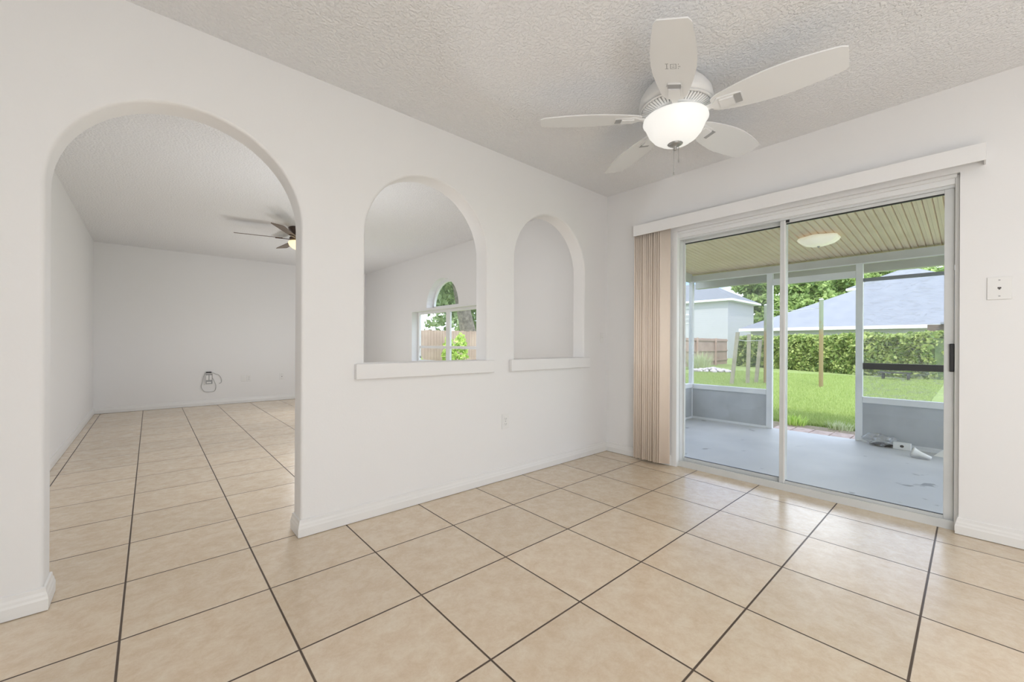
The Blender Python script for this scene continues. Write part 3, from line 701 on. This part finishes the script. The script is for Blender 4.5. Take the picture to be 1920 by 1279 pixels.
tag(MB().add([(2.62, -2.12, FZ+.001), (2.66, -2.28, FZ+.001), (2.58, -2.26, FZ+.001), (2.67, -2.23, FZ+.115)], [(0, 1, 2), (0, 1, 3), (1, 2, 3), (2, 0, 3)]).build('plastic_wedge', PLATE), 'white triangular plastic piece beside the door stile on the porch', 'debris')
tag(MB().box(2.80, 2.815, -1.99, -2.6, FZ, FZ+.02, rot=.03).build('curtain_rod', ALU), 'pale thin rod lying along the foot of the porch knee wall', 'rod')

# ------------------------------------------------------------------ yard
def ground():
    m = MB(); vs, fs = [], []
    xs = [-30, LX+.06, 3.9, 5, 8, 12, 20, 40, 120]; 
    MB().box(WT+.0, 130, -60, 90, GZ-.3, GZ).build('ground', LAWN, kind='structure')
ground()
tag(MB().box(LX+.07, LX+1.0, .3, -3.2, GZ-.1, GZ+.012).build('soil_strip', SOIL), 'bare soil strip between porch slab and lawn', 'soil')
k = 0
for i in range(5):
    x0 = LX+.075; yb = -.55-.21*i
    o = MB().box(x0, x0+.40+.03*(i % 2), yb, yb-.20, GZ+.012, GZ+.050, rot=random.uniform(-.06, .06)).build('paver', BRICK, bevel=.008)
    tag(o, 'pinkish paver outside the porch doorway, '+('leftmost of the row', 'second from the left end of the row', 'in the middle of the row', 'second from the right end of the row', 'rightmost of the row')[i], 'paver', 'pavers outside the porch doorway')
def leaves(centers, size, m_, name, parent=None, label=None, cat=None, upb=0.0, kind=None, asp=1.7):
    N = len(centers); C_ = np.asarray(centers)
    n = rng.normal(size=(N, 3)); n[:, 2] += upb; n /= np.linalg.norm(n, axis=1)[:, None]
    a = np.cross(n, rng.normal(size=(N, 3))); a /= np.linalg.norm(a, axis=1)[:, None]; b = np.cross(n, a)
    s = size*rng.uniform(.6, 1.3, N)[:, None]; a = a*s*asp/2; b = b*s/2; n2 = n*s*.18
    V = np.stack([C_-a, C_-b+n2, C_+a, C_+b+n2], 1).reshape(-1, 3)
    me = bpy.data.meshes.new(name); me.vertices.add(4*N); me.vertices.foreach_set('co', V.ravel())
    me.loops.add(4*N); me.loops.foreach_set('vertex_index', np.arange(4*N)); me.polygons.add(N)
    me.polygons.foreach_set('loop_start', np.arange(0, 4*N, 4)); me.polygons.foreach_set('loop_total', np.full(N, 4)); me.update(calc_edges=True)
    me.materials.append(m_); o = bpy.data.objects.new(name, me); COL.objects.link(o)
    if parent: o.parent = parent; o.matrix_parent_inverse = Matrix.Translation(-parent_loc(parent))
    if label: tag(o, label, cat)
    if kind: o['kind'] = kind
    return o
# lawn blades near the porch, and weeds along the edge
def blades(N, x0, x1, y0, y1, h, name, m_, label, z=GZ):
    x = x0+(x1-x0)*rng.random(N)**1.5; yy = y0+(y1-y0)*rng.random(N); a = rng.uniform(0, 2*PI, N); hh = h*rng.uniform(.5, 1.3, N); w = .006
    B = np.stack([x, yy, np.full(N, z)], 1); D = np.stack([np.cos(a), np.sin(a), 0*a], 1)*w; L_ = np.stack([rng.normal(0, .35, N)*hh, rng.normal(0, .35, N)*hh, hh], 1)
    V = np.stack([B-D, B+D, B+L_], 1).reshape(-1, 3)
    me = bpy.data.meshes.new(name); me.vertices.add(3*N); me.vertices.foreach_set('co', V.ravel()); me.loops.add(3*N); me.loops.foreach_set('vertex_index', np.arange(3*N))
    me.polygons.add(N); me.polygons.foreach_set('loop_start', np.arange(0, 3*N, 3)); me.polygons.foreach_set('loop_total', np.full(N, 3)); me.update(calc_edges=True); me.materials.append(m_)
    o = bpy.data.objects.new(name, me); COL.objects.link(o); return tag(o, label, 'grass', kind='stuff')
blades(150000, LX+1.09, 17, -1.8, 5.5, .055, 'grass', LGRASS, 'green lawn grass beyond the porch')
def tuft(x, y, h, n, m_, name, label, spread=.1):
    vs, fs = [], []
    for k in range(n):
        a = random.uniform(0, 6.28); r = random.uniform(0, spread); bx_, by_ = x+r*math.cos(a), y+r*math.sin(a); l = h*random.uniform(.5, 1); t = random.uniform(.1, .5)*h
        w = .006+.004*random.random(); i = len(vs)
        vs += [(bx_-w*math.sin(a), by_+w*math.cos(a), GZ), (bx_+w*math.sin(a), by_-w*math.cos(a), GZ), (bx_+.4*t*math.cos(a)+w*.7*math.sin(a), by_+.4*t*math.sin(a)-w*.7*math.cos(a), GZ+l*.6), (bx_+.4*t*math.cos(a)-w*.7*math.sin(a), by_+.4*t*math.sin(a)+w*.7*math.cos(a), GZ+l*.6), (bx_+t*math.cos(a), by_+t*math.sin(a), GZ+l)]
        fs += [(i, i+1, i+2, i+3), (i+3, i+2, i+4)]
    return tag(MB().add(vs, fs).build(name, m_, fix=False), label, 'weeds')
tuft(3.85, -.62, .17, 220, LBUSH, 'weed_tuft', 'bright green weed tuft at the lawn edge outside the doorway', .16)
tuft(3.95, -1.15, .12, 160, LWEED, 'weed_tuft', 'smaller pale weed tuft by the pavers, nearer the vinyl window', .2)
# hedge
HA, HB = Vector((22.2, 6.7)), Vector((17.05, -1.45)); HD = (HB-HA); HL = HD.length; HD.normalize(); HN = Vector((HD.y, -HD.x))
if HN.x > 0: HN = -HN                          # towards the house
hg = thing('hedge', ((HA.x+HB.x)/2, (HA.y+HB.y)/2, GZ), 'long clipped green hedge along the back of the lawn', 'hedge')
N = 30000; t = rng.random(N)*HL; u = rng.random(N); hz = rng.random(N); d = np.where(rng.random(N) < .78, rng.normal(0, .07, N), rng.uniform(-.9, 0, N))
z = GZ+.02+1.55*hz; top = rng.random(N) < .2; z = np.where(top, GZ+1.56+rng.normal(0, .05, N)+.05*np.sin(t*2.1), z); d = np.where(top, -rng.random(N)*.9, d)
d = d+.08*np.sin(t*3.1+z*4)+.05*np.sin(t*7.3-z*6)-.10*np.abs(hz-.5)
cen = np.stack([HA.x+HD.x*t+HN.x*d, HA.y+HD.y*t+HN.y*d, z], 1)
leaves(cen, .115, LHEDGE, 'foliage', hg, upb=.5)
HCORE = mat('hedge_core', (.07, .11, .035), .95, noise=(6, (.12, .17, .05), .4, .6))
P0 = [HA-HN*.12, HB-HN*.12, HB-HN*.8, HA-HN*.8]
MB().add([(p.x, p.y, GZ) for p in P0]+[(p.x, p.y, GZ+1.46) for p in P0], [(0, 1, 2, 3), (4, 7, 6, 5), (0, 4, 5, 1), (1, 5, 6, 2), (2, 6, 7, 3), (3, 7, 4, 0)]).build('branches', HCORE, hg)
# wooden fence along y = 7.7
fe = thing('wooden_fence', (11, 7.7, GZ), 'brown picket privacy fence on the left side of the yard', 'fence')
m = MB(); x = -3.0
while x < 23.4:
    m.box(x, x+.088, 7.70, 7.718, GZ+.04+random.uniform(-.01, .01), 1.42+random.uniform(-.012, .012)); x += .094
m.build('pickets', WOODF, fe)
m = MB()
for z in (.12, .68, 1.28): m.box(9.5, 23.4, 7.66, 7.699, z, z+.085)
m.build('rails', WOODF, fe)
for k in range(5, 11): MB().box(-2.9+2.44*k, -2.81+2.44*k, 7.565, 7.6595, GZ, 1.45).build('fence_post', WOODF, fe)
# clothes line poles and wire
def pole(x, y, top, label):
    o = MB().lathe([(.052, GZ), (.052, top-.03), (.055, top-.03), (.055, top), (.02, top+.012)], (0, 0), 16).build('clothesline_pole', RUST); o.location = (x, y, 0); tag(o, label, 'pole'); return o
pole(10.97, .48, 2.37, 'straight rusty-based clothesline pole standing alone on the lawn')
pole(10.90, 1.86, 2.30, 'rusty brown clothesline pole beside the three leaning posts')
tag(MB().tube([(10.92, 1.80, 2.12), (10.94, 1.15, 2.085), (10.965, .535, 2.11)], .008, 6).build('clothesline', WIRE), 'thin clothesline strung between the two rusty poles', 'wire')
for (x, y, top, dx, dy, lab) in ((9.77, 2.43, 1.43, .10, -.13, 'weathered square post leaning right, nearest the fence'), (10.46, 2.22, 1.38, .02, -.03, 'weathered square post, middle and most upright of the leaning three'), (10.88, 2.12, 1.21, .06, -.10, 'short weathered post leaning right, nearest the rusty pole')):
    w = .045; vs = [(x+sx*w+(dx if t else 0), y+sy*w+(dy if t else 0), top if t else GZ) for t in (0, 1) for sx, sy in ((-1, -1), (1, -1), (1, 1), (-1, 1))]
    tag(MB().add(vs, [(0, 1, 2, 3), (4, 7, 6, 5), (0, 4, 5, 1), (1, 5, 6, 2), (2, 6, 7, 3), (3, 7, 4, 0)]).build('leaning_post', POSTW, bevel=.006), lab, 'post')
tag(MB().tube([(9.84, 2.33, 1.20), (10.30, 2.22, 1.17), (10.82, 1.95, 1.19)], .010, 6).build('post_wire', WIRE), 'sagging wire along the tops of the leaning posts', 'wire')
# rubble and weeds by the fence
m = MB()
for k in range(70):
    r = random.uniform(.05, .13); a = random.uniform(0, 6.28); q = random.random()**.6
    blob(m, (15.3+.65*q*math.cos(a), 5.25+.85*q*math.sin(a), GZ+.04+.12*(1-q)), r, (1, 1, .7), .3, 5, k)
tag(m.build('rubble_pile', STONE, fix=False), 'low pile of pale stones on the lawn in front of the fence', 'stones', kind='stuff')
tuft(16.6, 6.4, 1.0, 500, LWEED, 'tall_weeds', 'tall pale weeds standing against the wooden fence', .55)
# garden bench
bn = thing('garden_bench', (16.1, -.65, GZ), 'low black bench on the lawn in front of the hedge', 'bench')
ba = math.atan2(HD.y, HD.x)
MB().box(15.92, 16.28, -1.02, -.20, GZ+.235, GZ+.275).build('bench_top', BLACK, bn, bevel=.005)
for sx in (15.96, 16.2):
    for sy in (-.96, -.32): MB().box(sx, sx+.05, sy, sy+.06, GZ, GZ+.235).build('leg', BLACK, bn)
# right: brown board wall and tan house corner
tan = thing('tan_shed', (19, -2.4, GZ), 'brown and tan shed wall past the right end of the hedge', 'shed')
MB().box(18.6, 21.5, -1.25, -1.75, GZ, 1.85).build('board_wall', BROWNW, tan)
MB().box(18.6, 21.5, -1.751, -6, GZ, 1.85).build('stucco_wall', STUCCO, tan)
MB().add([(18.4, -1.6, 1.851), (21.7, -1.6, 1.851), (21.7, -6.1, 1.851), (18.4, -6.1, 1.851), (18.4, -1.6, 1.92), (21.7, -1.6, 1.92), (21.7, -6.1, 1.92), (18.4, -6.1, 1.92)], [(0, 1, 2, 3), (4, 7, 6, 5), (0, 4, 5, 1), (1, 5, 6, 2), (2, 6, 7, 3), (3, 7, 4, 0)]).build('roof', ROOFW, tan)
c_ = np.stack([18.12+rng.uniform(-.16, .16, 1000), -1.85+rng.uniform(-.28, .28, 1000), GZ+.1+1.0*rng.random(1000)], 1)
leaves(c_, .12, LOAK, 'shrub', None, 'loose dark shrub in front of the brown shed', 'shrub')

# ------------------------------------------------------------------ neighbouring houses
def hipm(m, x0, x1, y0, y1, ze, zr, ov=.5, ridge='y', inset=None):
    x0 -= ov; x1 += ov; y0 -= ov; y1 += ov; mx_, my_ = (x0+x1)/2, (y0+y1)/2
    if ridge == 'y':
        i = inset if inset is not None else (x1-x0)/2; r = [(mx_, y0+i, zr), (mx_, y1-i, zr)]
        vs = [(x0, y0, ze), (x1, y0, ze), (x1, y1, ze), (x0, y1, ze)]+r
        fs = [(0, 4, 5, 3), (1, 2, 5, 4), (0, 1, 4), (2, 3, 5), (0, 3, 2, 1)]
    else:
        i = inset if inset is not None else (y1-y0)/2; r = [(x0+i, my_, zr), (x1-i, my_, zr)]
        vs = [(x0, y0, ze), (x1, y0, ze), (x1, y1, ze), (x0, y1, ze)]+r
        fs = [(0, 1, 5, 4), (3, 4, 5, 2), (0, 4, 3), (1, 2, 5), (0, 3, 2, 1)]
    return m.add(vs, fs)
def house(name, label, x0, x1, y0, y1, ze, zr, roofm, wallm, ridge='y', ov=.5, wins=(), inset=None):
    h = thing(name, ((x0+x1)/2, (y0+y1)/2, GZ), label, 'house')
    MB().box(x0, x1, y0, y1, GZ, ze-.02).build('wall', wallm, h)
    hipm(MB(), x0, x1, y0, y1, ze+.16, zr, ov, ridge, inset).build('roof', roofm, h)
    m = MB(); a, b, c, d = x0-ov, x1+ov, y0-ov, y1+ov
    m.box(a-.03, a+.02, c, d, ze-.02, ze+.155).box(b-.02, b+.03, c, d, ze-.02, ze+.155).box(a+.02, b-.02, c-.03, c+.02, ze-.02, ze+.155).box(a+.02, b-.02, d-.02, d+.03, ze-.02, ze+.155)
    m.build('fascia', WHITE, h)
    MB().box(a+.021, b-.021, c+.021, d-.021, ze-.018, ze+.02).build('soffit', WHITE, h)
    for (ya, yb, za, zb_) in wins:
        w = MB().box(x0-.06, x0-.001, ya, yb, za, zb_).build('window', WHITE, h)
        MB().box(x0-.075, x0-.061, ya+.08, yb-.08, za+.08, (za+zb_)/2-.03).box(x0-.075, x0-.061, ya+.08, yb-.08, (za+zb_)/2+.03, zb_-.08).build('pane', SLOTG, w)
    return h
# lap siding pattern
n, l = SIDING.node_tree.nodes, SIDING.node_tree.links
wv = n.new('ShaderNodeTexWave'); wv.wave_type = 'BANDS'; wv.bands_direction = 'Z'; wv.wave_profile = 'SAW'; wv.inputs['Scale'].default_value = 1.6
tcx = n.new('ShaderNodeTexCoord'); bpn = n.new('ShaderNodeBump'); bpn.inputs['Distance'].default_value = .03; bpn.inputs['Strength'].default_value = .8
l.new(tcx.outputs['Object'], wv.inputs['Vector']); l.new(wv.outputs['Fac'], bpn.inputs['Height']); l.new(bpn.outputs[0], n['Principled BSDF'].inputs['Normal'])
house('neighbour_house', 'low house with a broad pale hip roof just behind the hedge', 25.0, 36.5, -12, 6.9, 1.93, 5.15, ROOFW, SIDING)
house('neighbour_house', 'two-storey white house with grey roof above the wooden fence', 35.5, 42, 12.2, 24.5, 5.05, 7.3, ROOFG, SIDING, wins=((15.3, 16.3, 3.1, 4.0), (15.4, 16.3, 3.95+.6, 4.75)))
house('neighbour_house', 'taller distant house whose roof peak shows above the pale hip roof', 43, 49.5, -1.9, 4.5, 5.9, 8.0, ROOFG, SIDING)

# ------------------------------------------------------------------ trees
def tree(name, x, y, h, r, m_, label, n=4500, leaf=.34, trunk=.22, zb=.35, lean=(0, 0)):
    root = thing(name, (x, y, GZ), label, 'tree')
    pts = [(x, y, GZ), (x+lean[0]*.4, y+lean[1]*.4, GZ+h*.3), (x+lean[0], y+lean[1], GZ+h*.75)]
    MB().tube(curve_pts(pts, 6), trunk, 10, trunk*.35).build('trunk', BARK, root)
    cs = []
    K = 16
    for k in range(K):
        a = random.uniform(0, 6.28); q = random.random()**.5*r*.68; zz = GZ+h*(zb+(1-zb)*random.uniform(.12, .86)); cx_, cy_ = x+lean[0]+q*math.cos(a), y+lean[1]+q*math.sin(a); rr = r*random.uniform(.32, .5)
        v = rng.normal(size=(n//K, 3)); v /= np.linalg.norm(v, axis=1)[:, None]; v *= (rr*rng.uniform(.55, 1.05, n//K))[:, None]; v[:, 2] *= .75
        cs.append(v+np.array([cx_, cy_, zz]))
    leaves(np.concatenate(cs), leaf, m_, 'crown', root, upb=.6); return root
trees = []
def ur(px, F): u = (px-960)/765.1; return (CAMX+F*(.6636+.7482*u), CAMY+F*(.7482-.6636*u))
for (px, F, h, r, lab) in ((1425, 47, 9.3, 2.7, 'bright tree directly right of the two-storey house'), (1512, 50, 11.4, 3.0, 'tree above the left slope of the pale roof, behind the lone pole'), (1600, 56, 12.6, 3.0, 'tree behind the right post of the porch doorway'),
        (1466, 60, 11.6, 3.0, 'further tree behind the centre stile of the glass door'), (1560, 64, 13.6, 3.2, 'further tree left of the porch doorway post'), (1642, 66, 15.0, 3.0, 'tree just left of the distant roof peak'), (1762, 60, 14.2, 3.0, 'tree right of the distant roof peak, near the door handle stile'),
        (1380, 64, 9.5, 2.6, 'small far tree above the right end of the two-storey house'), (1703, 76, 17.2, 3.6, 'farthest tree directly above the distant roof peak')):
    trees.append((*ur(px, F), h, r, lab))
for (x, y, h, r, lab) in trees:
    tree('green_tree', x, y, h, r, LTREE, lab, 6000, .36)['group'] = 'trees behind the neighbouring houses'
# seen through the living-room window
tree('oak_tree', 6.6, 11.0, 7.5, 3.2, LOAK, 'large oak with a thick leaning trunk beyond the fence, seen through the arched window', 8000, .16, .44, .36, (-1.25, .3))
tree('oak_tree', 5.2, 19.5, 7.0, 3.2, LOAK, 'smaller oak further back behind the fence, left half of the window', 4500, .2, .2, .22)
tree('green_tree', 13, 21, 7.0, 3.4, LOAK, 'distant tree beyond the fence on the right side of the window', 4200, .24, .2, .2)['group'] = 'trees behind the fence'
def bush(x, y, r, h, lab, n=900, s=.075):
    v = rng.normal(size=(n, 3)); v /= np.linalg.norm(v, axis=1)[:, None]; v *= rng.uniform(.4, 1, n)[:, None]**.5; v *= np.array([r, r, h/2]); v += np.array([x, y, GZ+h/2])
    root = thing('bush', (x, y, GZ), lab, 'bush'); leaves(v, s*.8, LBUSH, 'foliage', root, upb=.5)
    MB().tube([(x, y, GZ), (x+.02, y, GZ+h*.6)], .02, 6, .008).build('stem', BARK, root); return root
bush(3.02, 6.95, .22, 1.5, 'bright green bush in front of the fence, right half of the arched window')
bush(2.85, 7.25, .20, 1.4, 'bright green bush behind the centre bar of the arched window')
bush(1.75, 7.15, .28, .95, 'low bright green bush at the foot of the fence, left half of the window')
